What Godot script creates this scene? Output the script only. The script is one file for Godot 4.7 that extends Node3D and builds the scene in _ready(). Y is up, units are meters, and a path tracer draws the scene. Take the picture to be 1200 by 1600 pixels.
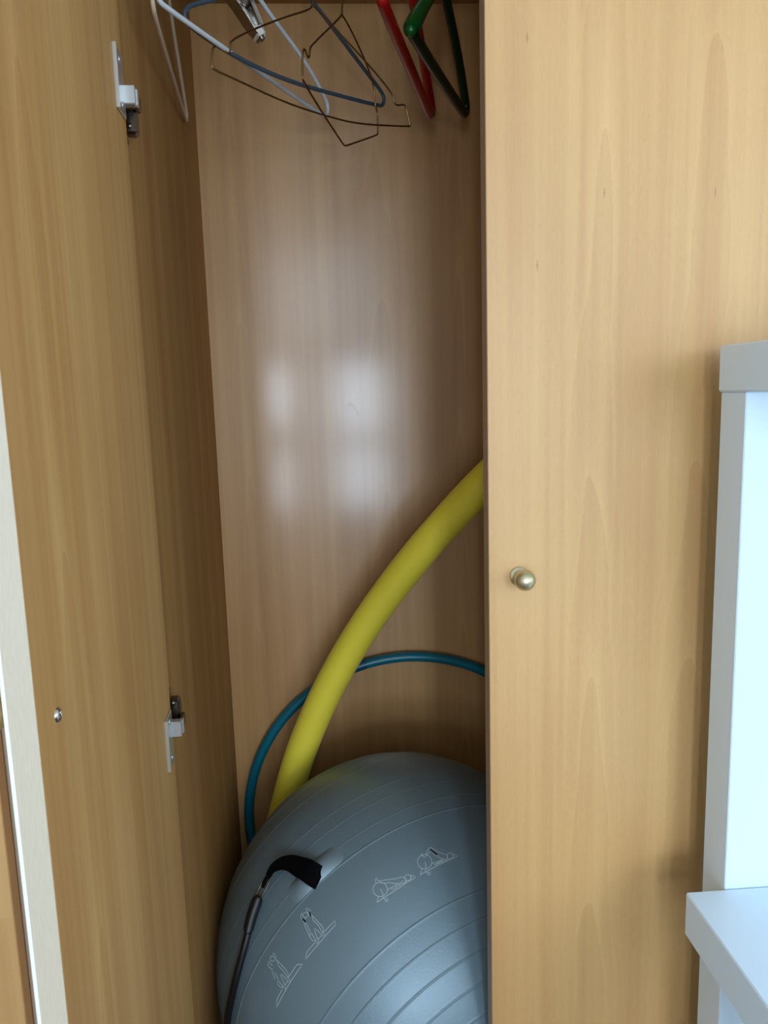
extends Node3D

# ---------------------------------------------------------------- mesh builder
class MB:
	var v := PackedVector3Array()
	var nn := PackedVector3Array()
	var uv := PackedVector2Array()
	var ix := PackedInt32Array()

	func vert(p: Vector3, n: Vector3, t: Vector2 = Vector2.ZERO) -> int:
		v.append(p)
		nn.append(n)
		uv.append(t)
		return v.size() - 1

	func tri(a: int, b: int, c: int) -> void:
		var g := (v[b] - v[a]).cross(v[c] - v[a])
		if g.dot(nn[a] + nn[b] + nn[c]) > 0.0:
			ix.append_array(PackedInt32Array([a, c, b]))
		else:
			ix.append_array(PackedInt32Array([a, b, c]))

	func quad(a: int, b: int, c: int, d: int) -> void:
		tri(a, b, c)
		tri(a, c, d)

	func flat(pts: Array, n: Vector3, uvs: Array = []) -> void:
		var k: Array = []
		for i in pts.size():
			k.append(vert(pts[i], n, uvs[i] if uvs.size() > i else Vector2.ZERO))
		for i in range(1, pts.size() - 1):
			tri(k[0], k[i], k[i + 1])

	# chamfered box, texture coordinates in metres, grain along y (or along x when turned)
	func box(lo: Vector3, hi: Vector3, b: float = 0.0015, off: Vector2 = Vector2.ZERO, turned: bool = false) -> void:
		var c := (lo + hi) * 0.5
		var h := (hi - lo) * 0.5
		for ax in 3:
			var a1: int = (ax + 1) % 3
			var a2: int = (ax + 2) % 3
			for s in [-1.0, 1.0]:
				var n := Vector3.ZERO
				n[ax] = s
				var pts: Array = []
				var uvs: Array = []
				for q in [[-1, -1], [1, -1], [1, 1], [-1, 1]]:
					var p := c
					p[ax] += s * h[ax]
					p[a1] += q[0] * (h[a1] - b)
					p[a2] += q[1] * (h[a2] - b)
					pts.append(p)
					var t: Vector2
					if ax == 0:
						t = Vector2(p.z, -p.y)
					elif ax == 1:
						t = Vector2(p.z, -p.x) if turned else Vector2(p.x, -p.z)
					else:
						t = Vector2(p.x, -p.y)
					if turned and ax == 2:
						t = Vector2(p.y, p.x)
					uvs.append(t + off)
				flat(pts, n, uvs)
		if b <= 0.0:
			return
		for ax in 3:
			var a1: int = (ax + 1) % 3
			var a2: int = (ax + 2) % 3
			for s1 in [-1.0, 1.0]:
				for s2 in [-1.0, 1.0]:
					var n := Vector3.ZERO
					n[a1] = s1
					n[a2] = s2
					var pts: Array = []
					var uvs: Array = []
					for q in [[-1, 0], [1, 0], [1, 1], [-1, 1]]:
						var p := c
						p[ax] += q[0] * (h[ax] - b)
						p[a1] += s1 * (h[a1] - (b if q[1] == 1 else 0.0))
						p[a2] += s2 * (h[a2] - (b if q[1] == 0 else 0.0))
						pts.append(p)
						uvs.append(Vector2(p.x + p.z, -p.y) + off)
					flat(pts, n.normalized(), uvs)
		for sx in [-1.0, 1.0]:
			for sy in [-1.0, 1.0]:
				for sz in [-1.0, 1.0]:
					var s := Vector3(sx, sy, sz)
					var pts: Array = []
					for ax in 3:
						var p := c
						for k in 3:
							p[k] += s[k] * (h[k] - (0.0 if k == ax else b))
						pts.append(p)
					flat(pts, s.normalized())

	# swept round tube; radii per point (or one); closed loops have no caps
	func tube(path: PackedVector3Array, radii: Array, seg: int = 10, closed: bool = false, flatten: float = 1.0) -> void:
		var m := path.size()
		var side := Vector3.ZERO
		var rings: Array = []
		var run := 0.0
		for i in m:
			var a: Vector3 = path[(i - 1 + m) % m] if (closed or i > 0) else path[0]
			var c: Vector3 = path[(i + 1) % m] if (closed or i < m - 1) else path[m - 1]
			var t := (c - a).normalized()
			if side == Vector3.ZERO:
				side = t.cross(Vector3.UP if absf(t.y) < 0.9 else Vector3.RIGHT).normalized()
			side = (side - t * side.dot(t)).normalized()
			var up := t.cross(side)
			var r: float = radii[mini(i, radii.size() - 1)]
			if i > 0:
				run += path[i].distance_to(path[i - 1])
			var ring: Array = []
			for k in seg + 1:
				var an := TAU * k / seg
				var d := side * cos(an) + up * sin(an) * flatten
				ring.append(vert(path[i] + d * r, d.normalized(), Vector2(float(k) / seg * TAU * r, run)))
			rings.append(ring)
		var last := m if closed else m - 1
		for i in last:
			var q: Array = rings[i]
			var w: Array = rings[(i + 1) % m]
			for k in seg:
				quad(q[k], q[k + 1], w[k + 1], w[k])
		if not closed:
			for e in [0, m - 1]:
				var t: Vector3 = (path[0] - path[1]).normalized() if e == 0 else (path[m - 1] - path[m - 2]).normalized()
				var r: float = radii[mini(e, radii.size() - 1)]
				# domed end
				var prev: Array = rings[e]
				for j in [1, 2]:
					var f: float = 0.5 * PI * j / 3.0
					var ring: Array = []
					for k in seg + 1:
						var d: Vector3 = v[rings[e][k]] - path[e]
						ring.append(vert(path[e] + d * cos(f) + t * r * 0.7 * sin(f), (d.normalized() * cos(f) + t * sin(f)).normalized()))
					for k in seg:
						quad(prev[k], prev[k + 1], ring[k + 1], ring[k])
					prev = ring
				var tip := vert(path[e] + t * r * 0.7, t)
				for k in seg:
					tri(prev[k], prev[k + 1], tip)

	# turned profile: points (radius, height) along axis
	func lathe(prof: PackedVector2Array, origin: Vector3, axis: Vector3, seg: int = 24, crease: float = 0.5) -> void:
		var a := axis.normalized()
		var x := a.cross(Vector3.UP if absf(a.y) < 0.9 else Vector3.RIGHT).normalized()
		var y := a.cross(x)
		for i in prof.size() - 1:
			var d := prof[i + 1] - prof[i]
			var n0 := Vector2(d.y, -d.x).normalized()
			var na := n0
			var nb := n0
			if i > 0:
				var e := prof[i] - prof[i - 1]
				var m := Vector2(e.y, -e.x).normalized()
				if m.dot(n0) > crease:
					na = (m + n0).normalized()
			if i < prof.size() - 2:
				var e := prof[i + 2] - prof[i + 1]
				var m := Vector2(e.y, -e.x).normalized()
				if m.dot(n0) > crease:
					nb = (m + n0).normalized()
			var ra: Array = []
			var rb: Array = []
			for k in seg + 1:
				var an := TAU * k / seg
				var dir := x * cos(an) + y * sin(an)
				ra.append(vert(origin + dir * prof[i].x + a * prof[i].y, (dir * na.x + a * na.y).normalized(), Vector2(float(k) / seg, float(i) / prof.size())))
				rb.append(vert(origin + dir * prof[i + 1].x + a * prof[i + 1].y, (dir * nb.x + a * nb.y).normalized(), Vector2(float(k) / seg, float(i + 1) / prof.size())))
			for k in seg:
				if prof[i].x > 0.0:
					tri(ra[k], ra[k + 1], rb[k + 1])
				if prof[i + 1].x > 0.0:
					tri(ra[k], rb[k + 1], rb[k])

	func mesh() -> ArrayMesh:
		var arr: Array = []
		arr.resize(Mesh.ARRAY_MAX)
		arr[Mesh.ARRAY_VERTEX] = v
		arr[Mesh.ARRAY_NORMAL] = nn
		arr[Mesh.ARRAY_TEX_UV] = uv
		arr[Mesh.ARRAY_INDEX] = ix
		var m := ArrayMesh.new()
		m.add_surface_from_arrays(Mesh.PRIMITIVE_TRIANGLES, arr)
		return m


func put(called: String, mb: MB, mat: Material, parent: Node = self) -> MeshInstance3D:
	var o := MeshInstance3D.new()
	o.name = called
	o.mesh = mb.mesh()
	o.material_override = mat
	o.cast_shadow = GeometryInstance3D.SHADOW_CASTING_SETTING_ON
	parent.add_child(o, true)
	return o


func tag(o: Node, label: String, category: String, group: String = "") -> void:
	o.set_meta("label", label)
	o.set_meta("category", category)
	if group != "":
		o.set_meta("group", group)


func thing(called: String, at: Vector3, turn: float = 0.0) -> Node3D:
	var o := Node3D.new()
	o.name = called
	add_child(o, true)
	o.position = at
	o.rotation.y = turn
	return o


func struct(called: String, mb: MB, mat: Material) -> MeshInstance3D:
	var o := put(called, mb, mat)
	o.set_meta("kind", "structure")
	return o


func mat(c: Color, rough: float, metal: float = 0.0, spec: float = 0.5) -> StandardMaterial3D:
	var m := StandardMaterial3D.new()
	m.albedo_color = c
	m.roughness = rough
	m.metallic = metal
	m.metallic_specular = spec
	return m


# corner cutting: softens the corners of a polyline
func soften(p: PackedVector3Array, closed: bool = false, times: int = 2) -> PackedVector3Array:
	for k in times:
		var q := PackedVector3Array()
		var m := p.size()
		if not closed:
			q.append(p[0])
		for i in (m if closed else m - 1):
			var a := p[i]
			var b := p[(i + 1) % m]
			q.append(a.lerp(b, 0.25))
			q.append(a.lerp(b, 0.75))
		if not closed:
			q.append(p[m - 1])
		p = q
	return p


func spline(p: PackedVector3Array, sub: int = 8) -> PackedVector3Array:
	var q := PackedVector3Array()
	var m := p.size()
	for i in m - 1:
		var a := p[maxi(i - 1, 0)]
		var d := p[mini(i + 2, m - 1)]
		for k in sub:
			q.append(p[i].cubic_interpolate(p[i + 1], a, d, float(k) / sub))
	q.append(p[m - 1])
	return q


# ---------------------------------------------------------------- wood laminate
func noise_bytes(w: int, h: int, rows: int, cols: int, freq: float, sd: int) -> PackedByteArray:
	var n := FastNoiseLite.new()
	n.seed = sd
	n.noise_type = FastNoiseLite.TYPE_SIMPLEX_SMOOTH
	n.frequency = freq
	n.fractal_type = FastNoiseLite.FRACTAL_FBM
	n.fractal_octaves = 3
	var im := n.get_image(cols, rows, false, false, false)
	im.resize(w, h, Image.INTERPOLATE_CUBIC)
	im.convert(Image.FORMAT_L8)
	return im.get_data()


const WOOD_W := 0.64
const WOOD_H := 2.20

# cath: [centre (m), half width (m), phase, spacing (m), strength]
func wood(sd: int, dark: Color, light: Color, cath: Array, streak: float, specks: Array = [], scuff: Array = []) -> ImageTexture:
	var w := 640
	var h := 1800
	var n1 := noise_bytes(w, h, 22, 640, 0.020, sd)         # long soft streaks
	var n2 := noise_bytes(w, h, 40, 640, 0.09, sd + 1)      # narrow streaks
	var n3 := noise_bytes(w, h, 300, 640, 0.40, sd + 2)     # short fibres
	var n4 := noise_bytes(w, h, 60, 40, 0.05, sd + 3)       # clouds / waviness
	var data := PackedByteArray()
	data.resize(w * h * 3)
	var wob := noise_bytes(8, h, 160, 8, 0.035, sd + 4)
	var at := 0
	for j in h:
		var vv := float(j) / h * WOOD_H
		var wo := (float(wob[j * 8 + 3]) / 255.0 - 0.5) * 0.022
		var row := j * w
		for i in w:
			var k := row + i
			var x := float(i) / w * WOOD_W
			var t := 0.5 + (float(n1[k]) - 128.0) / 255.0 * 0.62 * streak + (float(n2[k]) - 128.0) / 255.0 * 0.22 * streak + (float(n4[k]) - 128.0) / 255.0 * 0.30
			var f := float(n3[k])
			t += (f - 128.0) / 255.0 * 0.13
			if f > 186.0 and (float(n2[k])) < 110.0:
				t -= 0.11
			for c in cath:
				var q: float = (x - c[0] + wo) / c[1]
				if absf(q) < 1.6:
					var ph: float = (vv + c[2] - q * q * 0.55) / c[3] + float(n4[k]) * 0.0045
					ph -= floorf(ph)
					var fade := exp(-q * q * 1.3)
					# a pale band that ends in a thin darker line
					t += fade * c[4] * (ph * ph * ph - 0.25)
					if ph > 0.965:
						t -= fade * c[4] * 0.9
			t = clampf(t, 0.0, 1.0)
			data[at] = int((dark.r + (light.r - dark.r) * t) * 255.0)
			data[at + 1] = int((dark.g + (light.g - dark.g) * t) * 255.0)
			data[at + 2] = int((dark.b + (light.b - dark.b) * t) * 255.0)
			at += 3
	for s in specks:
		for dy in range(-7, 8):
			for dx in range(-1, 2):
				if absi(dx) * 3 + absi(dy) > 4:
					continue
				var px: int = clampi(int(s[0] / WOOD_W * w) + dx, 0, w - 1)
				var py: int = clampi(int(s[1] / WOOD_H * h) + dy, 0, h - 1)
				var o := (py * w + px) * 3
				for c in 3:
					data[o + c] = int(data[o + c] * (0.80 if dx == 0 else 0.92))
	# a short curved scuff: [x, y, size] in metres
	if scuff.size() == 3:
		for k in 60:
			var f := k / 59.0
			var cx: float = (scuff[0] + scuff[2] * (f - 0.3)) / WOOD_W * w
			var cy: float = (scuff[1] - scuff[2] * 0.55 * sin(PI * pow(f, 0.6)) + scuff[2] * 0.55 * f * f) / WOOD_H * h
			for dy in range(-3, 4):
				for dx in range(-3, 4):
					var o := ((int(cy) + dy) * w + int(cx) + dx) * 3
					var g := 1.0 - 0.035 * exp(-(dx * dx + dy * dy) / 3.0) * sin(PI * f)
					for c in 3:
						data[o + c] = int(data[o + c] * g)
	var im := Image.create_from_data(w, h, false, Image.FORMAT_RGB8, data)
	im.generate_mipmaps()
	return ImageTexture.create_from_image(im)


func wood_mat(tex: Texture2D, rough: float, coat: float = 0.0, coat_rough: float = 0.2, spec: float = 0.25) -> StandardMaterial3D:
	var m := mat(Color.WHITE, rough, 0.0, spec)
	m.albedo_texture = tex
	m.uv1_scale = Vector3(1.0 / WOOD_W, 1.0 / WOOD_H, 1.0)
	if coat > 0.0:
		m.clearcoat_enabled = true
		m.clearcoat = coat
		m.clearcoat_roughness = coat_rough
	return m


func grain_normal(sd: int, freq: float, strength: float) -> NoiseTexture2D:
	var n := FastNoiseLite.new()
	n.seed = sd
	n.frequency = freq
	var t := NoiseTexture2D.new()
	t.width = 256
	t.height = 256
	t.seamless = true
	t.as_normal_map = true
	t.bump_strength = strength
	t.noise = n
	return t


# ---------------------------------------------------------------- hangers
# outline: (distance along the hanger, height) pairs in the hanger's own plane, node at the rail
func hanger(called: String, label: String, at: Vector2, yaw_deg: float, outline: Array, loop: bool, r: Array, m: Material, neck: Vector2, hook_r: float, hook_m: Material, soft: int = 2, rise: float = 0.0) -> Node3D:
	var o := thing(called, Vector3(at.x, RAIL_Y, at.y), -deg_to_rad(yaw_deg))
	var p := PackedVector3Array()
	for q in outline:
		p.append(Vector3(q[0], q[1] - RAIL_Y, 0))
	var radii: Array = r
	if r.size() > 1:
		radii = []
	var sp := soften(p, loop, soft)
	if r.size() > 1:
		for i in sp.size():
			var f := float(i) / sp.size() * (r.size() if loop else r.size() - 1)
			var i0 := int(f)
			radii.append(lerpf(r[i0 % r.size()], r[(i0 + 1) % r.size()], f - i0))
	var b := MB.new()
	b.tube(sp, radii, 12, loop)
	put("frame", b, m, o)
	# the hook: up from the neck and over the rail
	var rr := RAIL_R + hook_r + 0.0008
	var h := PackedVector3Array()
	var nk := Vector3(neck.x, neck.y - RAIL_Y, 0)
	h.append(nk)
	h.append(nk.lerp(Vector3(rr, 0, 0), 0.35) + Vector3(0, rise, 0))
	h.append(Vector3(rr, -0.012, 0))
	for k in 9:
		var an := PI * 1.15 * k / 8.0
		h.append(Vector3(cos(an), sin(an), 0) * rr)
	var hb := MB.new()
	hb.tube(spline(h, 4), [hook_r], 10)
	put("hook", hb, hook_m, o)
	tag(o, label, "hanger", "clothes hangers on the wardrobe rail")
	return o


const RX0 := -1.60     # the room
const RX1 := 1.75
const RZ0 := -1.62
const RZ1 := 2.60
const RH := 2.50
const EYE := Vector3(0.0, 1.37, 0.0)
const RAIL_Y := 2.045
const RAIL_Z := -1.25
const RAIL_R := 0.0125
const WALL_L := -0.2387      # inner face of the wardrobe's left side
const WALL_R := 0.596
const BACK := -1.543
const FRONT := -0.965
const CEIL := 2.087
const BASE := 0.078


func _ready() -> void:
	# ------------------------------------------------ camera, sky, window light, exposure
	var cam := Camera3D.new()
	cam.name = "camera"
	add_child(cam)
	cam.transform = Transform3D(Basis(Vector3(0.9975, -0.0287, 0.0646), Vector3(0.0382, 0.9877, -0.1516), Vector3(-0.0595, 0.1536, 0.9863)).orthonormalized(), EYE)
	cam.keep_aspect = Camera3D.KEEP_HEIGHT
	cam.fov = rad_to_deg(2.0 * atan(800.0 / 1190.0))
	cam.near = 0.02
	cam.far = 60.0
	cam.current = true

	var env := Environment.new()
	var sky := Sky.new()
	var sm := ProceduralSkyMaterial.new()
	sm.sky_top_color = Color(0.62, 0.76, 0.95)
	sm.sky_horizon_color = Color(0.86, 0.92, 0.98)
	sm.ground_horizon_color = Color(0.70, 0.74, 0.76)
	sm.ground_bottom_color = Color(0.45, 0.46, 0.45)
	sm.sky_energy_multiplier = 1.0
	sm.ground_energy_multiplier = 1.0
	sky.sky_material = sm
	env.sky = sky
	env.background_mode = Environment.BG_SKY
	env.tonemap_mode = Environment.TONE_MAPPER_LINEAR
	env.tonemap_exposure = 1.06
	env.sdfgi_enabled = true
	env.ssao_enabled = true
	env.ssil_enabled = true
	var we := WorldEnvironment.new()
	we.name = "world_environment"
	we.environment = env
	add_child(we)

	# the daylight that comes in through each window pane: [wall, from, to, bottom, top, energy]
	var panes: Array = [
		["front", -0.58, -0.36, 0.54, 0.96, 8.0], ["front", -0.58, -0.36, 1.18, 1.58, 12.0],
		["front", 0.02, 0.34, 0.54, 0.98, 9.0], ["front", 0.02, 0.34, 1.10, 1.60, 10.0],
		["front", -0.47, 0.34, 1.79, 2.42, 1.7], ["front", 0.90, 1.60, 1.05, 2.15, 4.0], ["right", -0.40, 0.50, 1.05, 2.15, 0.85], ["left", -0.15, 0.75, 1.05, 2.15, 1.2]]
	for p in panes:
		var l := AreaLight3D.new()
		l.name = "window_light"
		add_child(l, true)
		var along: float = (p[1] + p[2]) * 0.5
		var up: float = (p[3] + p[4]) * 0.5
		if p[0] == "front":
			l.position = Vector3(along, up, RZ1 - 0.03)
		elif p[0] == "right":
			l.position = Vector3(RX1 - 0.03, up, along)
			l.rotation.y = PI / 2
		else:
			l.position = Vector3(RX0 + 0.03, up, along)
			l.rotation.y = -PI / 2
		l.area_size = Vector2(p[2] - p[1], p[4] - p[3])
		l.area_normalize_energy = false
		l.light_energy = p[5]
		l.light_color = Color(0.72, 0.87, 1.0) if p[0] == "left" else Color(0.86, 0.93, 1.0)
		l.area_range = 12.0
		l.area_attenuation = 2.0
		l.shadow_enabled = true

	# ------------------------------------------------ room shell
	var plaster := mat(Color(0.90, 0.89, 0.87), 0.9)
	var floor_tex := wood(71, Color(0.24, 0.17, 0.11), Color(0.36, 0.27, 0.18), [], 1.2)
	var floor_mat := wood_mat(floor_tex, 0.5)
	var b := MB.new()
	b.box(Vector3(RX0 - 0.15, -0.15, RZ0 - 0.15), Vector3(RX1 + 0.15, 0.0, RZ1 + 0.15), 0.0, Vector2.ZERO, true)
	struct("floor", b, floor_mat)
	b = MB.new()
	b.box(Vector3(RX0 - 0.15, RH, RZ0 - 0.15), Vector3(RX1 + 0.15, RH + 0.15, RZ1 + 0.15), 0.0)
	struct("ceiling", b, plaster)
	b = MB.new()
	b.box(Vector3(RX0, 0, RZ0 - 0.15), Vector3(RX1, RH, RZ0), 0.0)
	struct("wall_back", b, plaster)
	var frame_mat := mat(Color(0.92, 0.92, 0.91), 0.4)
	var glass := mat(Color(0.95, 0.98, 1.0, 0.06), 0.02)
	glass.transparency = BaseMaterial3D.TRANSPARENCY_ALPHA
	# openings: [from, to, bottom, top, heights of the cross bars]
	var holes := {
		"front": [[-0.635, -0.305, 0.485, 1.635, [0.96, 1.18]], [-0.035, 0.395, 0.485, 1.655, [0.98, 1.10]], [0.84, 1.66, 1.00, 2.20, []]],
		"right": [[-0.46, 0.56, 1.00, 2.20, []]],
		"left": [[-0.21, 0.81, 1.00, 2.20, []]]}
	var number := 1
	for side in holes:
		b = MB.new()
		var at: float = RX0 if side == "front" else RZ0 - 0.15
		var end: float = RX1 if side == "front" else RZ1 + 0.15
		for o in holes[side]:
			wall_block(b, side, at, o[0], 0.0, 1.735 if side == "front" and at > -0.6 and at < 0.0 else RH)
			wall_block(b, side, o[0], o[1], 0.0, o[2])
			wall_block(b, side, o[0], o[1], o[3], 1.735 if o[1] < 0.8 and side == "front" else RH)
			at = o[1]
		wall_block(b, side, at, end, 0.0, RH)
		if side == "front":
			# lintel round the fanlight over the two narrow windows
			wall_block(b, side, -0.635, -0.52, 1.735, RH)
			wall_block(b, side, -0.52, 0.395, 2.475, RH)
		struct("wall_" + side, b, plaster)
		var openings: Array = holes[side].duplicate()
		if side == "front":
			openings.append([-0.525, 0.395, 1.735, 2.475, []])
		for o in openings:
			var mid: float = (o[0] + o[1]) * 0.5
			var hw: float = (o[1] - o[0]) * 0.5
			var win := thing("window_%d" % number, Vector3(mid, o[2], RZ1 + 0.07) if side == "front" else Vector3(RX1 + 0.07 if side == "right" else RX0 - 0.07, o[2], mid), 0.0 if side == "front" else PI / 2)
			win.set_meta("kind", "structure")
			number += 1
			var high: float = o[3] - o[2]
			var fb := MB.new()
			fb.box(Vector3(-hw, 0, -0.03), Vector3(-hw + 0.055, high, 0.03), 0.003)
			fb.box(Vector3(hw - 0.055, 0, -0.03), Vector3(hw, high, 0.03), 0.003)
			fb.box(Vector3(-hw + 0.055, 0, -0.03), Vector3(hw - 0.055, 0.055, 0.03), 0.003)
			fb.box(Vector3(-hw + 0.055, high - 0.055, -0.03), Vector3(hw - 0.055, high, 0.03), 0.003)
			var spans: Array = [[0.055, high - 0.055]]
			if o[4].size() == 2:
				fb.box(Vector3(-hw + 0.055, o[4][0] - o[2], -0.03), Vector3(hw - 0.055, o[4][1] - o[2], 0.03), 0.003)
				spans = [[0.055, o[4][0] - o[2]], [o[4][1] - o[2], high - 0.055]]
			put("frame", fb, frame_mat, win)
			for q in spans:
				put("pane", half_box(Vector3(-hw + 0.055, q[0], -0.003), Vector3(hw - 0.055, q[1], 0.003), Vector2.ZERO, false, 0.0), glass, win)

	# ------------------------------------------------ wood laminates
	var beech_dark := Color(0.64, 0.455, 0.255)
	var beech_light := Color(0.865, 0.71, 0.475)
	# specks are placed on the right door (distance from its left edge, distance below its top)
	var tex_door := wood(11, Color(0.68, 0.49, 0.285), Color(0.905, 0.755, 0.515), [[0.135, 0.040, 0.02, 0.31, 0.17], [0.270, 0.045, 0.24, 0.36, 0.16], [0.52, 0.05, 0.1, 0.33, 0.15]], 0.55,
		[[0.048, 0.560], [0.140, 0.720], [0.278, 0.718], [0.060, 0.800]])
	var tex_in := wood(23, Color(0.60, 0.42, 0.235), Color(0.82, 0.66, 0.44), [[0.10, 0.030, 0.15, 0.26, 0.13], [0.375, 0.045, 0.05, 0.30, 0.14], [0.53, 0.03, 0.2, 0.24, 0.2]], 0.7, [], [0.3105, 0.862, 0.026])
	var tex_leaf := wood(37, beech_dark, beech_light, [[0.42, 0.050, 0.12, 0.40, 0.16]], 0.8)
	var door_mat := wood_mat(tex_door, 0.5, 0.5, 0.42, 0.5)
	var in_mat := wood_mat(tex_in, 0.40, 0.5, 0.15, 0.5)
	var leaf_mat := wood_mat(tex_leaf, 0.6)
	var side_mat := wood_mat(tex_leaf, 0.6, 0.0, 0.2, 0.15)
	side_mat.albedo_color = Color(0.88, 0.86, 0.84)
	var edge_mat := mat(Color.WHITE, 0.5)
	var en := FastNoiseLite.new()
	en.seed = 4
	en.frequency = 0.06
	var er := Gradient.new()
	er.set_color(0, Color(0.735, 0.685, 0.60))
	er.set_color(1, Color(0.775, 0.725, 0.64))
	var et := NoiseTexture2D.new()
	et.width = 256
	et.height = 256
	et.seamless = true
	et.noise = en
	et.color_ramp = er
	edge_mat.albedo_texture = et
	edge_mat.uv1_scale = Vector3(40.0, 3.0, 1.0)
	var chrome := mat(Color(0.80, 0.80, 0.78), 0.22, 1.0)
	var steel_dark := mat(Color(0.42, 0.38, 0.33), 0.3, 1.0)
	var brass := mat(Color(0.80, 0.77, 0.63), 0.40, 0.9)

	# ------------------------------------------------ the open wardrobe
	var wd := thing("wardrobe", Vector3(0, 0, FRONT))
	tag(wd, "tall beech wardrobe with its left door wide open, a ball and hangers inside", "wardrobe")
	const D := FRONT    # the node stands at the front edge
	put("side_panel", half_box(Vector3(WALL_L - 0.018, 0, BACK - D), Vector3(WALL_L, 2.32, 0), Vector2(0.2, 0.3)), side_mat, wd)
	put("side_panel", half_box(Vector3(WALL_R, 0, BACK - D), Vector3(WALL_R + 0.018, 2.32, 0), Vector2(0.1, 0.1)), side_mat, wd)
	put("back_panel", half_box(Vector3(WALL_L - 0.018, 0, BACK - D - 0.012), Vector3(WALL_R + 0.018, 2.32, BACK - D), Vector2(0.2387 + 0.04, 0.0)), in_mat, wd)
	put("bottom_panel", half_box(Vector3(WALL_L, BASE - 0.018, BACK - D), Vector3(WALL_R, BASE, 0), Vector2(0.3, 0.5), true), side_mat, wd)
	put("plinth", half_box(Vector3(WALL_L, 0, -0.05), Vector3(WALL_R, BASE - 0.018, -0.032), Vector2(0.3, 0.5), true), side_mat, wd)
	put("shelf", half_box(Vector3(WALL_L, CEIL, BACK - D), Vector3(WALL_R, CEIL + 0.018, -0.004), Vector2(0.1, 0.8), true), side_mat, wd)
	put("top_panel", half_box(Vector3(WALL_L, 2.302, BACK - D), Vector3(WALL_R, 2.32, 0), Vector2(0.1, 0.6), true), side_mat, wd)
	b = MB.new()
	b.tube(PackedVector3Array([Vector3(WALL_L + 0.001, RAIL_Y, RAIL_Z - D), Vector3(WALL_R - 0.001, RAIL_Y, RAIL_Z - D)]), [RAIL_R], 20)
	put("clothes_rail", b, chrome, wd)

	# left door, swung open square to the front; its node is the hinge edge of its outer face
	var swing := deg_to_rad(-88.06)
	var lt := 0.0215
	var lw := 0.4503
	var ld := MeshInstance3D.new()
	b = MB.new()
	b.box(Vector3(0, 0.062, -lt), Vector3(lw - 0.0006, 2.31, 0), 0.0006, Vector2(0.06, 0.25))
	ld.mesh = b.mesh()
	ld.material_override = leaf_mat
	ld.name = "door"
	wd.add_child(ld, true)
	ld.position = Vector3(-0.230 - lt * 0.9994, 0, lt * 0.0338)
	ld.rotation.y = swing
	b = MB.new()
	b.box(Vector3(lw - 0.0008, 0.062, -lt), Vector3(lw, 2.31, 0.0), 0.0004)
	# rounded outer corner of the edge band
	put("edge_band", b, edge_mat, ld)
	b = MB.new()
	b.tube(PackedVector3Array([Vector3(lw - 0.0016, 0.063, -0.0014), Vector3(lw - 0.0016, 2.309, -0.0014)]), [0.0021], 16)
	put("edge_bead", b, mat(Color(0.93, 0.92, 0.89), 0.25), ld)
	knob(ld, Vector3(lw - 0.0405, 1.1435, 0), brass)
	# the knob's screw on the inner face
	b = MB.new()
	b.lathe(PackedVector2Array([Vector2(0.0058, 0), Vector2(0.0056, 0.0012), Vector2(0.0046, 0.0022), Vector2(0.0030, 0.0026), Vector2(0.0026, 0.0014), Vector2(0.0, 0.0012)]), Vector3(lw - 0.0405, 1.1393, -lt), Vector3(0, 0, -1), 20)
	b.box(Vector3(lw - 0.0405 - 0.0026, 1.1393 - 0.0005, -lt - 0.0028), Vector3(lw - 0.0405 + 0.0026, 1.1393 + 0.0005, -lt - 0.0012), 0.0)
	put("screw", b, chrome, ld)
	var hinge_steel := mat(Color(0.84, 0.85, 0.85), 0.30, 0.85)
	hinge(ld, Vector3(0, 1.7255, -lt), -1.0, hinge_steel, steel_dark)
	hinge(ld, Vector3(0, 0.9375, -lt), 1.0, hinge_steel, steel_dark)

	# right door, held a few degrees ajar by the ball; its node is the free edge of its outer face
	var rd := MeshInstance3D.new()
	b = MB.new()
	b.box(Vector3(0.0006, 0.062, -0.019), Vector3(0.42, 2.31, 0), 0.0006, Vector2(0.0, 2.31))
	rd.mesh = b.mesh()
	rd.material_override = door_mat
	rd.name = "door"
	wd.add_child(rd, true)
	rd.position = Vector3(0.1773, 0, -0.885 - D)
	rd.rotation.y = deg_to_rad(5.5)
	b = MB.new()
	b.box(Vector3(0, 0.062, -0.019), Vector3(0.0008, 2.31, 0.0), 0.0004)
	put("edge_band", b, mat(Color(0.62, 0.53, 0.43), 0.5), rd)
	knob(rd, Vector3(0.0378, 1.1468, 0), brass)

	# ------------------------------------------------ the closed wardrobe to the left
	var wn := thing("wardrobe", Vector3(-0.70, 0, FRONT))
	tag(wn, "closed pale beech wardrobe door seen behind the open door at the left edge", "wardrobe")
	put("body", half_box(Vector3(-0.40, 0, BACK - D), Vector3(WALL_L - 0.0185 + 0.70, 2.32, -0.004), Vector2(0.3, 0.0)), mat(Color(0.72, 0.64, 0.55), 0.5), wn)
	b = MB.new()
	b.box(Vector3(-0.38, 0.062, 0.0), Vector3(0.2515, 2.31, 0.0215), 0.0012, Vector2(0.45, 0.7))
	put("door", b, door_mat, wn)

	# ------------------------------------------------ exercise ball
	var bc := Vector3(0.0862, BASE + 0.3252, -1.2162)
	var ball_r := 0.325
	var ax := Vector3(0.3932, -0.2009, 0.8972).normalized()
	var e1 := (Vector3.UP - ax * ax.y).normalized()
	var e2 := ax.cross(e1)
	var ball := thing("exercise_ball", bc - Vector3(0, ball_r, 0))
	tag(ball, "large silver-grey ribbed exercise ball printed with line figures, resting on the wardrobe floor", "exercise ball")
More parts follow.
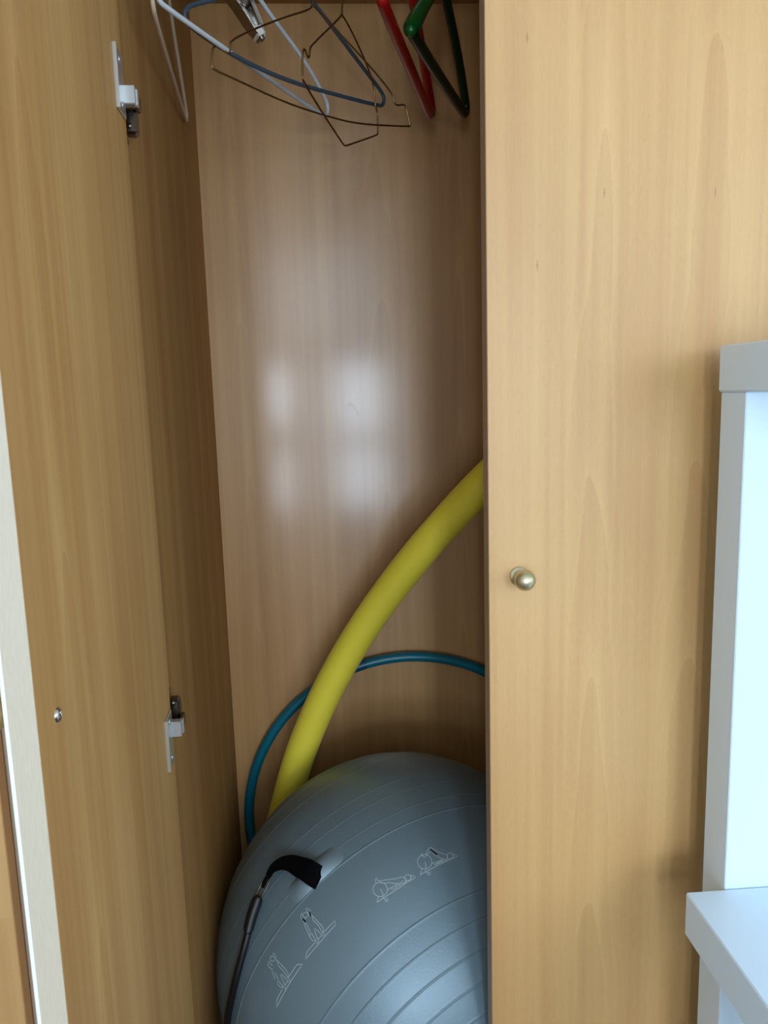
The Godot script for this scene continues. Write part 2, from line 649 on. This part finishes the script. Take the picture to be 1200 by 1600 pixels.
	var ribs: Array = [[14.0, 0.9], [20.4, 0.9], [26.7, 0.9], [33.0, 0.9], [39.36, 0.9], [45.72, 0.9], [52.11, 0.9], [58.25, 1.0], [81.67, 0.8], [86.39, 0.35], [93.0, 0.35], [98.2, 0.4], [112.0, 0.5], [121.75, 0.9], [127.9, 0.9], [134.3, 0.9], [140.6, 0.9], [147.0, 0.9], [153.3, 0.9], [159.6, 0.9]]
	var angs: Array = []
	for k in 121:
		angs.append(k * 1.5)
	for rb in ribs:
		for d in [-0.6, -0.4, -0.26, -0.13, 0.0, 0.13, 0.26, 0.4, 0.6]:
			angs.append(rb[0] + d)
	angs.sort()
	var prof := PackedVector2Array()
	for k in range(angs.size() - 1, -1, -1):
		var a: float = angs[k]
		var rr := ball_r
		for rb in ribs:
			var d: float = (a - rb[0]) / 0.20
			if absf(d) < 4.0:
				rr += rb[1] * 0.0011 * exp(-d * d)
		prof.append(Vector2(maxf(rr * sin(deg_to_rad(a)), 0.0), rr * cos(deg_to_rad(a))))
	prof[0].x = 0.0
	prof[prof.size() - 1].x = 0.0
	b = MB.new()
	b.lathe(prof, Vector3(0, ball_r, 0), ax, 128, -0.5)
	var ball_mat := mat(Color(0.45, 0.535, 0.575), 0.42, 0.25, 0.5)
	ball_mat.normal_enabled = true
	ball_mat.normal_texture = grain_normal(5, 0.12, 1.2)
	ball_mat.normal_scale = 0.25
	ball_mat.uv1_triplanar = true
	ball_mat.uv1_scale = Vector3(9, 9, 9)
	put("body", b, ball_mat, ball)
	# a plug at the middle of the rings
	b = MB.new()
	b.lathe(PackedVector2Array([Vector2(0.009, -0.001), Vector2(0.009, 0.0015), Vector2(0.007, 0.0025), Vector2(0, 0.0025)]), Vector3(0, ball_r, 0) + ax * ball_r, ax, 20)
	put("plug", b, mat(Color(0.75, 0.77, 0.78), 0.5), ball)
	var on := func(th: float, ph: float, lift: float) -> Vector3:
		var t := deg_to_rad(th)
		var f := deg_to_rad(ph)
		return Vector3(0, ball_r, 0) + (ax * cos(t) + (e1 * cos(f) + e2 * sin(f)) * sin(t)) * (ball_r + lift)
	# moulded tunnel that the webbing is threaded through
	b = MB.new()
	var rows: Array = []
	for i in 33:
		var row: Array = []
		for k in 17:
			var u := i / 16.0 - 1.0
			var w := k / 8.0 - 1.0
			var prf := pow(maxf(1.0 - u * u, 0.0), 1.3) * pow(maxf(1.0 - w * w, 0.0), 1.1)
			row.append(on.call(85.0 + 3.4 * w, 36.4 + 9.6 * u, -0.0008 + 0.0100 * prf))
		rows.append(row)
	var vi: Array = []
	for i in 33:
		var row: Array = []
		for k in 17:
			var du: Vector3 = rows[mini(i + 1, 32)][k] - rows[maxi(i - 1, 0)][k]
			var dw: Vector3 = rows[i][mini(k + 1, 16)] - rows[i][maxi(k - 1, 0)]
			var n := du.cross(dw).normalized()
			if n.dot(rows[i][k] - Vector3(0, ball_r, 0)) < 0.0:
				n = -n
			row.append(b.vert(rows[i][k], n))
		vi.append(row)
	for i in 32:
		for k in 16:
			b.quad(vi[i][k], vi[i + 1][k], vi[i + 1][k + 1], vi[i][k + 1])
	put("strap_anchor", b, mat(Color(0.48, 0.56, 0.60), 0.45, 0.25), ball)
	# printed figures: ribbons of ink following the surface, hundredths of a degree
	var prints := [
		[68.91, 21.69, [ [-9, 53, -49, 91, -75, 143, -84, 201, -75, 261, -49, 317, -9, 363, 41, 395, 97, 409, 152, 405, 203, 382, 243, 344, 268, 294, 277, 236, 269, 176, 243, 121, 203, 75, 153, 42, 97, 27, 41, 31, -9, 53], [-116, 467, -124, 274, -142, -219, -128, -463, -133, -789, -61, -740, -27, -699], [-116, 467, -24, 355], [-24, 63, -30, -74], [291, 238, 375, 191, 396, 147, 317, 158, 289, 138, 174, -114, 89, -307, 60, -444, -7, -518, -79, -511, -125, -458], [278, 207, 252, 146, 142, 16, 127, -53, 27, -174, -37, -273], [-79, -667, -107, -635, -116, -592, -105, -548, -76, -516, -38, -504, 1, -515, 29, -546, 39, -589, 28, -633, -1, -665, -40, -678, -79, -667], [-29, -690, -90, -675, -117, -596, -79, -511], [-46, -438, -59, -336, -40, -255, -30, -74, -91, -49], [-57, -509, -105, -471, -91, -346, -86, -99, -118, -141], [110, 209, 48, 211, -44, 218, -116, 276, -166, 240], [-231, 189, -245, 213, -239, 243, -216, 260, -190, 256, -176, 232, -182, 203, -205, 185, -231, 189] ], [  ]],
		[68.87, 7.16, [ [31, 41, -17, 81, -51, 136, -69, 199, -70, 265, -52, 327, -19, 379, 27, 416, 82, 434, 139, 432, 194, 410, 241, 371, 275, 317, 294, 255, 295, 189, 278, 128, 245, 75, 198, 38, 144, 19, 86, 20, 31, 41], [-127, 517, -120, 73, -110, -252, -87, -743, -19, -676, 31, -625], [-127, 517, -7, 381], [314, 225, 337, 212, 278, 161, 276, 108, 384, -80, 389, -122, 340, -171, 188, -270, 45, -455, -28, -445, -73, -338], [314, 225, 211, 171, 296, -83, 241, -96, 137, -145, 95, -199, 20, -233, -11, -279], [-44, -621, -77, -587, -94, -539, -90, -489, -65, -451, -28, -435, 14, -445, 47, -479, 64, -527, 60, -577, 36, -615, -2, -631, -44, -621], [-23, -351, -27, -174, -17, 10, -73, 5, -75, -193, -73, -418], [-7, 51, -11, 7], [-64, -24, -54, -285], [107, 221, 8, 246, -123, 350, -166, 298], [-220, 234, -239, 260, -237, 295, -215, 317, -186, 314, -167, 287, -170, 253, -192, 231, -220, 234] ], [ [336, -91, 237, -141, 140, -202] ]],
		[74.93, 42.49, [ [-376, 327, -366, 668, -461, 807, -468, 223, -463, 21, -457, -374, -369, -413, -366, -29], [-380, 213, -383, 99], [372, 227, 453, 211, 393, 279, 292, 303, 186, 283, 96, 252, -40, 278, -112, 286, -185, 365, -284, 365, -359, 295, -439, 299, -436, 245, -368, 219, -183, 178, -117, 149, -243, 96, -361, 80, -423, 68, -430, 0, -360, 22, -136, 10, 76, 55, 207, 6, 315, -24, 398, 13, 440, 65, 353, 61, 210, 84], [190, 18, 24, -18, -195, -56, -297, -54, -364, 2], [175, 308, -11, 338, -169, 368], [-144, 280, -356, 276], [261, 95, 244, 120, 246, 155, 267, 189, 301, 213, 339, 222, 371, 212, 388, 186, 386, 152, 365, 118, 331, 93, 293, 85, 261, 95], [372, 227, 217, 193] ], [ [295, 284, 176, 244], [276, 7, 179, 50] ]],
		[73.76, 57.18, [ [-268, 387, -275, 725, -372, 890, -359, 293, -356, -23, -355, -511, -269, -426, -239, -360, -245, -4], [-279, 237, -280, 125], [322, 230, 404, 258, 491, 262, 472, 338, 385, 347, 259, 297], [156, 295, -25, 318, -87, 419, -203, 398, -269, 317, -351, 329, -291, 252, -31, 188, -33, 145, -252, 113, -296, 122, -343, 47, -257, 53, -22, 46, 129, 77, 280, 51, 434, -14, 499, 10, 497, 77], [295, 25, -80, -41, -200, -13, -250, 45], [271, 329, 50, 394], [-76, 334, -253, 319], [364, 53, 352, 83, 361, 122, 389, 160, 428, 188, 468, 198, 498, 187, 510, 157, 500, 118, 472, 79, 433, 51, 394, 42, 364, 53] ], [  ]],
	]
	var ink := mat(Color(0.74, 0.79, 0.81), 0.5)
	var ink_dark := mat(Color(0.03, 0.05, 0.08), 0.5)
	for pr in prints:
		for kind in 2:
			if pr[2 + kind].is_empty():
				continue
			var pb := MB.new()
			for line in pr[2 + kind]:
				var pts := PackedVector3Array()
				for k in line.size() / 2 - 1:
					var p0 := Vector2(line[2 * k], line[2 * k + 1])
					var p1 := Vector2(line[2 * k + 2], line[2 * k + 3])
					var cuts := maxi(1, int(p0.distance_to(p1) / 80.0))
					for c in cuts:
						var q := p0.lerp(p1, float(c) / cuts)
						pts.append(on.call(pr[0] + q.x * 0.01, pr[1] + q.y * 0.01, 0.0003))
				pts.append(on.call(pr[0] + line[-2] * 0.01, pr[1] + line[-1] * 0.01, 0.0003))
				ribbon(pb, pts, 0.00042 if kind == 0 else 0.0014, Vector3(0, ball_r, 0))
			put("printed_figure" if kind == 0 else "ink_patch", pb, ink if kind == 0 else ink_dark, ball)

	# ------------------------------------------------ resistance band clipped to the ball
	var band := thing("resistance_band", bc - Vector3(0, ball_r, 0))
	tag(band, "black webbing loop with clip and rubber tube hanging down the left of the grey ball", "resistance band")
	var black := mat(Color(0.012, 0.013, 0.017), 0.85, 0.0, 0.2)
	var rubber := mat(Color(0.03, 0.035, 0.042), 0.45)
	b = MB.new()
	strap(b, [on.call(82.2, 35.7, 0.002), on.call(83.6, 36.4, 0.0105), on.call(85.6, 37.2, 0.0142), on.call(88.0, 38.4, 0.0120), on.call(91.6, 40.2, 0.0095), on.call(93.6, 42.3, 0.012), on.call(94.7, 45.0, 0.013), on.call(94.5, 47.6, 0.0105)],
		[0.0165, 0.0165, 0.016, 0.015, 0.0125, 0.0105, 0.0085, 0.0065], Vector3(0, ball_r, 0), 0.0018)
	put("webbing_loop", b, black, band)
	b = MB.new()
	var ring := PackedVector3Array()
	var c0: Vector3 = on.call(94.6, 46.4, 0.010)
	var c1: Vector3 = on.call(92.6, 53.2, 0.010)
	var mid := (c0 + c1) * 0.5
	var along := (c1 - c0) * 0.5
	var across := along.cross(mid - Vector3(0, ball_r, 0)).normalized() * 0.0085
	for k in 24:
		var an := TAU * k / 24
		ring.append(mid + along * 1.08 * cos(an) + across * sin(an) * (1.0 + 0.15 * cos(an)))
	b.tube(ring, [0.0011], 10, true)
	put("metal_ring", b, steel_dark, band)
	b = MB.new()
	b.tube(PackedVector3Array([on.call(94.3, 47.2, 0.012), on.call(93.9, 48.9, 0.0115), on.call(93.5, 50.1, 0.0105)]), [0.0028, 0.0034, 0.0028], 12)
	put("swivel", b, black, band)
	b = MB.new()
	b.tube(spline(PackedVector3Array([on.call(92.6, 53.0, 0.009), on.call(92.0, 54.2, 0.009), on.call(90.6, 57.0, 0.009), on.call(89.0, 60.2, 0.008)]), 4), [0.0068, 0.0082, 0.0084, 0.0085, 0.0086, 0.0086, 0.0086, 0.0085, 0.0084, 0.0083, 0.0082, 0.0080, 0.0066], 18)
	put("connector", b, rubber, band)
	b = MB.new()
	b.tube(spline(PackedVector3Array([on.call(89.2, 59.6, 0.0075), on.call(87.0, 65.2, 0.0065), on.call(85.2, 73.9, 0.006), on.call(84.9, 86.7, 0.006), on.call(85.5, 100.0, 0.006), on.call(86.5, 116.0, 0.006), on.call(87.5, 132.0, 0.006), on.call(88.0, 146.0, 0.006)]), 8), [0.0056], 14)
	put("rubber_tube", b, rubber, band)

	# ------------------------------------------------ pool noodle
	var nd := thing("pool_noodle", Vector3(-0.196, BASE, -1.492))
	tag(nd, "yellow foam pool noodle bending up and to the right behind the grey ball", "pool noodle")
	var off := -nd.position
	var npts: Array = [Vector3(-0.1945, 0.081, -1.492), Vector3(-0.196, 0.25, -1.488), Vector3(-0.175, 0.395, -1.466), Vector3(-0.1375, 0.5269, -1.4365), Vector3(-0.0951, 0.6652, -1.4314), Vector3(-0.0381, 0.7965, -1.417), Vector3(0.0306, 0.9205, -1.3928), Vector3(0.1082, 1.037, -1.3588), Vector3(0.1919, 1.1459, -1.3151), Vector3(0.279, 1.2468, -1.2615), Vector3(0.366, 1.330, -1.205), Vector3(0.452, 1.392, -1.150)]
	var np := PackedVector3Array()
	for p in npts:
		np.append(p + off)
	b = MB.new()
	b.tube(spline(np, 8), [0.0302], 36)
	var foam := mat(Color(0.90, 0.835, 0.235), 0.6, 0.0, 0.5)
	foam.rim_enabled = true
	foam.rim = 0.4
	foam.normal_enabled = true
	foam.normal_texture = grain_normal(9, 0.09, 2.0)
	foam.normal_scale = 0.35
	foam.uv1_triplanar = true
	foam.uv1_scale = Vector3(14, 14, 14)
	put("foam_tube", b, foam, nd)

	# ------------------------------------------------ hula hoop
	var hp := thing("hula_hoop", Vector3(0.1315, BASE, -1.5275))
	tag(hp, "teal blue plastic hula hoop leaning on the back panel behind the ball", "hula hoop")
	b = MB.new()
	var hpath := PackedVector3Array()
	for k in 96:
		var an := TAU * k / 96
		var y := sin(an) * (0.348 if sin(an) > 0.0 else 0.386)
		hpath.append(Vector3(cos(an) * 0.3475, y + 0.3975, 0.002 * sin(an)))
	b.tube(hpath, [0.0103], 14, true)
	put("ring", b, mat(Color(0.0, 0.41, 0.48), 0.35), hp)
	b = MB.new()
	var jp := PackedVector3Array()
	for k in 7:
		var an := deg_to_rad(104.5 + k * 1.2)
		jp.append(Vector3(cos(an) * 0.3475, sin(an) * 0.348 + 0.3975, 0.002 * sin(an)))
	b.tube(jp, [0.0107], 14)
	put("joint_sleeve", b, mat(Color(0.02, 0.30, 0.40), 0.35), hp)

	# ------------------------------------------------ hangers
	var wire := mat(Color(0.60, 0.49, 0.33), 0.32, 1.0)
	var blue := mat(Color(0.23, 0.29, 0.335), 0.4)
	var pale := mat(Color(0.80, 0.83, 0.85), 0.4)
	var cream := mat(Color(0.78, 0.70, 0.60), 0.45)
	var red := mat(Color(0.56, 0.04, 0.045), 0.35)
	var green := mat(Color(0.0, 0.30, 0.10), 0.28)
	var grn_dark := mat(Color(0.012, 0.13, 0.06), 0.32)
	hanger("wire_hanger", "brass-coloured wire hanger with a nick at each end and a long sagging bar", Vector2(-0.011, RAIL_Z), -39.25,
		[[0.0, 1.949], [-0.004, 1.9415], [-0.057, 1.9151], [-0.147, 1.8625], [-0.1485, 1.850], [-0.1495, 1.843], [-0.1545, 1.843], [-0.1575, 1.8475], [-0.165, 1.8485], [-0.1755, 1.8455], [-0.1775, 1.836], [-0.1795, 1.821], [-0.1785, 1.816], [-0.150, 1.8125], [-0.058, 1.7993], [0.0205, 1.7970], [0.0863, 1.7985], [0.200, 1.8180], [0.204, 1.8195], [0.2025, 1.824], [0.1976, 1.841], [0.1935, 1.8495], [0.188, 1.8505], [0.177, 1.8465], [0.1695, 1.8465], [0.166, 1.852], [0.1625, 1.863], [0.1111, 1.8947], [0.0155, 1.9429], [0.003, 1.949]],
		false, [0.0014], wire, Vector2(0.0015, 1.947), 0.0016, wire)
	hanger("wire_hanger", "bent brass-coloured wire hanger whose bar drops to a point, nearest the middle", Vector2(0.033, RAIL_Z), -63.25,
		[[-0.0005, 1.936], [-0.006, 1.929], [-0.1032, 1.8545], [-0.1085, 1.846], [-0.1095, 1.838], [-0.1125, 1.8345], [-0.117, 1.8365], [-0.1205, 1.8415], [-0.1255, 1.842], [-0.1295, 1.834], [-0.1315, 1.820], [-0.1335, 1.8034], [-0.132, 1.799], [-0.0831, 1.7765], [-0.013, 1.7500], [-0.005, 1.7480], [0.004, 1.7510], [0.121, 1.7985], [0.1275, 1.8025], [0.1275, 1.808], [0.129, 1.8327], [0.125, 1.840], [0.1192, 1.8447], [0.1185, 1.8693], [0.0946, 1.8955], [0.0364, 1.9258], [0.004, 1.936]],
		false, [0.0014], wire, Vector2(0.0015, 1.933), 0.0016, wire)
	hanger("tubular_hanger", "slate blue coated hanger with rounded ends, hanging across the brass wire hanger", Vector2(-0.0426, RAIL_Z), 133.9,
		[[0.0, 1.990], [0.05, 1.964], [0.1439, 1.9075], [0.172, 1.8935], [0.1885, 1.884], [0.1965, 1.872], [0.1925, 1.864], [0.180, 1.8580], [0.1375, 1.8485], [0.0749, 1.8412], [-0.0008, 1.8402], [-0.10, 1.8480], [-0.1959, 1.8568], [-0.209, 1.8605], [-0.2135, 1.868], [-0.2115, 1.880], [-0.1652, 1.9042], [-0.0561, 1.9659], [-0.003, 1.990]],
		false, [0.0031], blue, Vector2(-0.0015, 1.990), 0.0022, chrome)
	hanger("tubular_hanger", "white coated hanger whose far tip points at the back panel", Vector2(-0.083, RAIL_Z), 116.8,
		[[0.031, 1.966], [0.045, 1.957], [0.188, 1.9139], [0.247, 1.877], [0.2545, 1.866], [0.2505, 1.853], [0.238, 1.8477], [-0.180, 1.8477], [-0.193, 1.850], [-0.2015, 1.858], [-0.2035, 1.870], [-0.196, 1.880], [-0.1319, 1.9139], [0.0118, 1.951], [0.029, 1.966]],
		false, [0.0033], pale, Vector2(0.030, 1.964), 0.0022, chrome)
	hanger("tubular_hanger", "thin cream coated hanger close to the left side panel", Vector2(-0.2205, RAIL_Z), 85.4,
		[[0.022, 1.953], [0.036, 1.944], [0.18, 1.8925], [0.216, 1.872], [0.222, 1.852], [0.205, 1.8365], [-0.140, 1.8365], [-0.155, 1.8385], [-0.160, 1.8465], [-0.155, 1.857], [-0.105, 1.8830], [-0.03, 1.9195], [0.008, 1.942], [0.020, 1.953]],
		false, [0.0029], cream, Vector2(0.021, 1.951), 0.0020, chrome)
	hanger("plastic_hanger", "red plastic hanger beside the green one", Vector2(0.1404, RAIL_Z), 105.7,
		[[0.02, 1.972], [0.045, 1.958], [0.14, 1.905], [0.215, 1.868], [0.232, 1.855], [0.222, 1.8495], [0.10, 1.8485], [-0.16, 1.8495], [-0.178, 1.852], [-0.186, 1.860], [-0.178, 1.872], [-0.0933, 1.9168], [0.0, 1.962], [0.018, 1.972]],
		false, [0.0082, 0.0078, 0.0078, 0.0072], red, Vector2(0.019, 1.970), 0.0036, red)
	var gh := hanger("plastic_hanger", "dark green plastic hanger with a fat bright green near end", Vector2(0.1774, RAIL_Z), 112.0,
		[[-0.035, 1.997], [-0.02, 1.988], [0.050, 1.937], [0.1012, 1.8958], [0.138, 1.866], [0.144, 1.857], [0.134, 1.8535], [0.0149, 1.8520], [-0.180, 1.8544], [-0.197, 1.8565], [-0.204, 1.866], [-0.198, 1.880], [-0.1431, 1.9350], [-0.060, 1.986], [-0.037, 1.997]],
		false, [0.0082, 0.0082, 0.0078, 0.0078], grn_dark, Vector2(-0.036, 1.995), 0.0036, grn_dark)
	b = MB.new()
	b.tube(spline(PackedVector3Array([Vector3(0.000, 1.973 - RAIL_Y, 0), Vector3(0.060, 1.929 - RAIL_Y, 0), Vector3(0.1012, 1.8958 - RAIL_Y, 0), Vector3(0.135, 1.866 - RAIL_Y, 0), Vector3(0.1475, 1.8535 - RAIL_Y, 0)]), 5), [0.0088, 0.009, 0.0092, 0.0094, 0.0098, 0.0100, 0.0102, 0.0104, 0.0106, 0.0108, 0.0110, 0.0112, 0.0114, 0.0116, 0.0118, 0.0120, 0.0120, 0.0118, 0.0112, 0.0100, 0.0085], 18)
	put("shoulder_grip", b, green, gh)

	# clip hanger: only its metal clip reaches into the picture
	var ch := thing("clip_hanger", Vector3(-0.125, RAIL_Y, RAIL_Z))
	tag(ch, "metal clip hanger with one chrome spring clip showing below the shelf", "hanger", "clothes hangers on the wardrobe rail")
	b = MB.new()
	b.tube(PackedVector3Array([Vector3(-0.10, -0.078, 0.010), Vector3(0.17, -0.078, 0.016)]), [0.0025], 10)
	put("bar", b, chrome, ch)
	b = MB.new()
	var hk := PackedVector3Array([Vector3(0.02, -0.078, 0.012), Vector3(0.008, -0.05, 0.016), Vector3(0, -0.012, RAIL_R + 0.0025)])
	for k in 9:
		var an := PI * 1.15 * k / 8.0
		hk.append(Vector3(0, sin(an), cos(an)) * (RAIL_R + 0.0025))
	b.tube(spline(hk, 4), [0.0018], 10)
	put("hook", b, chrome, ch)
	clip(ch, Vector3(0.002, -0.082, 0.016), chrome, steel_dark)

	# ------------------------------------------------ white desk with its raised shelf
	var dk := thing("desk", Vector3(0.3985, 0, -0.865))
	tag(dk, "white desk with a tall back board and top cap beside the right door", "desk")
	var white := mat(Color(0.84, 0.91, 0.955), 0.38)
	put("back_board", half_box(Vector3(0.0485, 0.0, 0.0), Vector3(0.78, 1.3605, 0.0545), Vector2.ZERO, false, 0.0012), white, dk)
	put("top_cap", half_box(Vector3(0.0455, 1.3605, -0.002), Vector3(0.783, 1.4132, 0.26), Vector2.ZERO, false, 0.0022), white, dk)
	put("desktop", half_box(Vector3(0, 0.7130, 0.0555), Vector3(0.80, 0.7683, 0.52), Vector2.ZERO, false, 0.0016), white, dk)
	for x in [0.006, 0.749]:
		put("leg", half_box(Vector3(x, 0.0, 0.46), Vector3(x + 0.045, 0.713, 0.505), Vector2.ZERO, false, 0.0012), white, dk)


func wall_block(b: MB, side: String, a: float, c: float, lo: float, hi: float) -> void:
	if side == "front":
		b.box(Vector3(a, lo, RZ1), Vector3(c, hi, RZ1 + 0.15), 0.0)
	elif side == "right":
		b.box(Vector3(RX1, lo, a), Vector3(RX1 + 0.15, hi, c), 0.0)
	else:
		b.box(Vector3(RX0 - 0.15, lo, a), Vector3(RX0, hi, c), 0.0)


func half_box(lo: Vector3, hi: Vector3, off: Vector2 = Vector2.ZERO, turned: bool = false, bevel: float = 0.001) -> MB:
	var b := MB.new()
	b.box(lo, hi, bevel, off, turned)
	return b


# a round satin knob on the face z = 0 of a door
func knob(door: Node3D, at: Vector3, m: Material) -> void:
	var b := MB.new()
	var pr := PackedVector2Array([Vector2(0.0118, 0.0), Vector2(0.0118, 0.0012), Vector2(0.0108, 0.0022), Vector2(0.0085, 0.003), Vector2(0.0062, 0.0055), Vector2(0.0056, 0.009), Vector2(0.0068, 0.0122)])
	for k in 13:
		var t := lerpf(-0.90, PI * 0.5, k / 12.0)
		pr.append(Vector2(0.0127 * cos(t), 0.0225 + 0.0127 * sin(t)))
	pr[pr.size() - 1].x = 0.0
	b.lathe(pr, at, Vector3(0, 0, 1), 40, 0.6)
	put("knob", b, m, door)


# surface hinge on the inner face of the open door: plate on the door, arm, and the leg on the side panel
func hinge(door: Node3D, at: Vector3, s: float, m: Material, dk: Material) -> void:
	# door axes: x from the hinge edge to the free edge, -z out of the inner face into the opening
	var b := MB.new()
	b.box(Vector3(0.008, -0.034, -0.0028), Vector3(0.046, 0.034, 0.0), 0.0008)
	b.box(Vector3(0.0445, -0.034, -0.0046), Vector3(0.0465, 0.034, 0.0), 0.0006)
	for y in [-0.024, 0.024]:
		b.lathe(PackedVector2Array([Vector2(0.004, 0), Vector2(0.0034, 0.0012), Vector2(0.0, 0.0016)]), Vector3(0.024, y, -0.0028), Vector3(0, 0, -1), 16)
	var y0 := 0.010 * s
	# arm across the gap
	b.box(Vector3(0.006, y0 - 0.0105, -0.0155), Vector3(0.018, y0 + 0.0105, 0.0), 0.0012)
	b.box(Vector3(0.002, y0 - 0.0095, -0.0170), Vector3(0.010, y0 + 0.0095, -0.0125), 0.0012)
	var lb := MB.new()
	lb.box(Vector3(-0.036, y0 + s * 0.020 - 0.018, 0.0055), Vector3(-0.006, y0 + s * 0.020 + 0.018, 0.0084), 0.0008)
	lb.box(Vector3(-0.030, y0 + s * 0.016 - 0.017, -0.0095), Vector3(-0.012, y0 + s * 0.016 + 0.013, 0.0060), 0.0030)
	lb.box(Vector3(-0.020, y0 - 0.0085, -0.0150), Vector3(0.006, y0 + 0.0085, -0.0100), 0.0012)
	lb.lathe(PackedVector2Array([Vector2(0.0036, 0), Vector2(0.0030, 0.0012), Vector2(0.0, 0.0016)]), Vector3(-0.0120, y0 + s * 0.024, -0.001), Vector3(1, 0, 0), 16)
	var mi := MeshInstance3D.new()
	mi.name = "hinge"
	mi.mesh = b.mesh()
	mi.material_override = m
	door.add_child(mi, true)
	mi.position = at
	var leg := put("hinge_leg", lb, dk, door)
	leg.position = at


# a spring clip hanging from point p, tilted
func clip(parent: Node3D, p: Vector3, m: Material, dk: Material) -> void:
	var b := MB.new()
	for s in [-1.0, 1.0]:
		# each jaw: a channel of bent sheet with turned-in side walls, pinched at the middle
		var ys: Array = [0.012, 0.0, -0.016, -0.030, -0.044, -0.058]
		var zs: Array = [0.0155, 0.0130, 0.0098, 0.0082, 0.0068, 0.0030]
		var hw: Array = [0.0085, 0.0105, 0.0115, 0.0115, 0.0105, 0.0075]
		for i in 5:
			var a0 := Vector3(-hw[i], ys[i], s * zs[i])
			var a1 := Vector3(hw[i], ys[i], s * zs[i])
			var b0 := Vector3(-hw[i + 1], ys[i + 1], s * zs[i + 1])
			var b1 := Vector3(hw[i + 1], ys[i + 1], s * zs[i + 1])
			var n := (a1 - a0).cross(b0 - a0).normalized()
			if n.z * s < 0.0:
				n = -n
			b.flat([a0, a1, b1, b0], n)
			var inn := n * -0.0009
			b.flat([a0 + inn, a1 + inn, b1 + inn, b0 + inn], -n)
			for e in [-1.0, 1.0]:
				var c0 := Vector3(e * hw[i], ys[i], s * zs[i])
				var c1 := Vector3(e * hw[i + 1], ys[i + 1], s * zs[i + 1])
				var d := Vector3(e * -0.001, 0, -s * minf(0.0042, zs[i + 1] * 0.8))
				b.flat([c0, c1, c1 + d, c0 + d], Vector3(e, 0, 0))
	var jaw := put("clip", b, m, parent)
	jaw.position = p
	jaw.rotation = Vector3(deg_to_rad(-31), deg_to_rad(112), 0)
	jaw.scale = Vector3.ONE * 1.28
	b = MB.new()
	var coil := PackedVector3Array()
	for k in 49:
		var an := TAU * k / 12.0
		coil.append(Vector3(-0.008 + 0.016 * k / 48.0, -0.018 + 0.006 * sin(an), 0.006 * cos(an)))
	b.tube(coil, [0.0008], 8)
	put("spring", b, dk, jaw)
	b = MB.new()
	b.box(Vector3(-0.0085, -0.0545, -0.0050), Vector3(0.0085, -0.0445, 0.0050), 0.0008)
	put("grip_pad", b, mat(Color(0.85, 0.84, 0.80), 0.6), jaw)


# a thin ink ribbon lying on a sphere round c
func ribbon(b: MB, pts: PackedVector3Array, hw: float, c: Vector3) -> void:
	var prev: Array = []
	for i in pts.size():
		var t := (pts[mini(i + 1, pts.size() - 1)] - pts[maxi(i - 1, 0)]).normalized()
		var n := (pts[i] - c).normalized()
		var s := t.cross(n).normalized() * hw
		var cur: Array = [b.vert(pts[i] - s, n), b.vert(pts[i] + s, n)]
		if i > 0:
			b.quad(prev[0], prev[1], cur[1], cur[0])
		prev = cur


# a flat strap along a path, its width lying along the sphere's surface
func strap(b: MB, path: Array, hw: Array, c: Vector3, th: float) -> void:
	var p := PackedVector3Array()
	for q in path:
		p.append(q)
	var sp := spline(p, 5)
	var rings: Array = []
	for i in sp.size():
		var t := (sp[mini(i + 1, sp.size() - 1)] - sp[maxi(i - 1, 0)]).normalized()
		var out := (sp[i] - c).normalized()
		var s := t.cross(out).normalized()
		var n := s.cross(t).normalized()
		var f := float(i) / (sp.size() - 1) * (hw.size() - 1)
		var i0 := mini(int(f), hw.size() - 2)
		var w := lerpf(hw[i0], hw[i0 + 1], f - i0)
		rings.append([sp[i] - s * w + n * th * 0.5, sp[i] + s * w + n * th * 0.5, sp[i] + s * w - n * th * 0.5, sp[i] - s * w - n * th * 0.5, n, s, t])
	for i in rings.size() - 1:
		var a: Array = rings[i]
		var d: Array = rings[i + 1]
		var ns: Array = [a[4], a[5], -a[4], -a[5]]
		var ms: Array = [d[4], d[5], -d[4], -d[5]]
		for k in 4:
			var k2: int = (k + 1) % 4
			b.quad(b.vert(a[k], ns[k]), b.vert(a[k2], ns[k]), b.vert(d[k2], ms[k]), b.vert(d[k], ms[k]))
	for e in [0, rings.size() - 1]:
		var a: Array = rings[e]
		b.flat([a[0], a[1], a[2], a[3]], -a[6] if e == 0 else a[6])
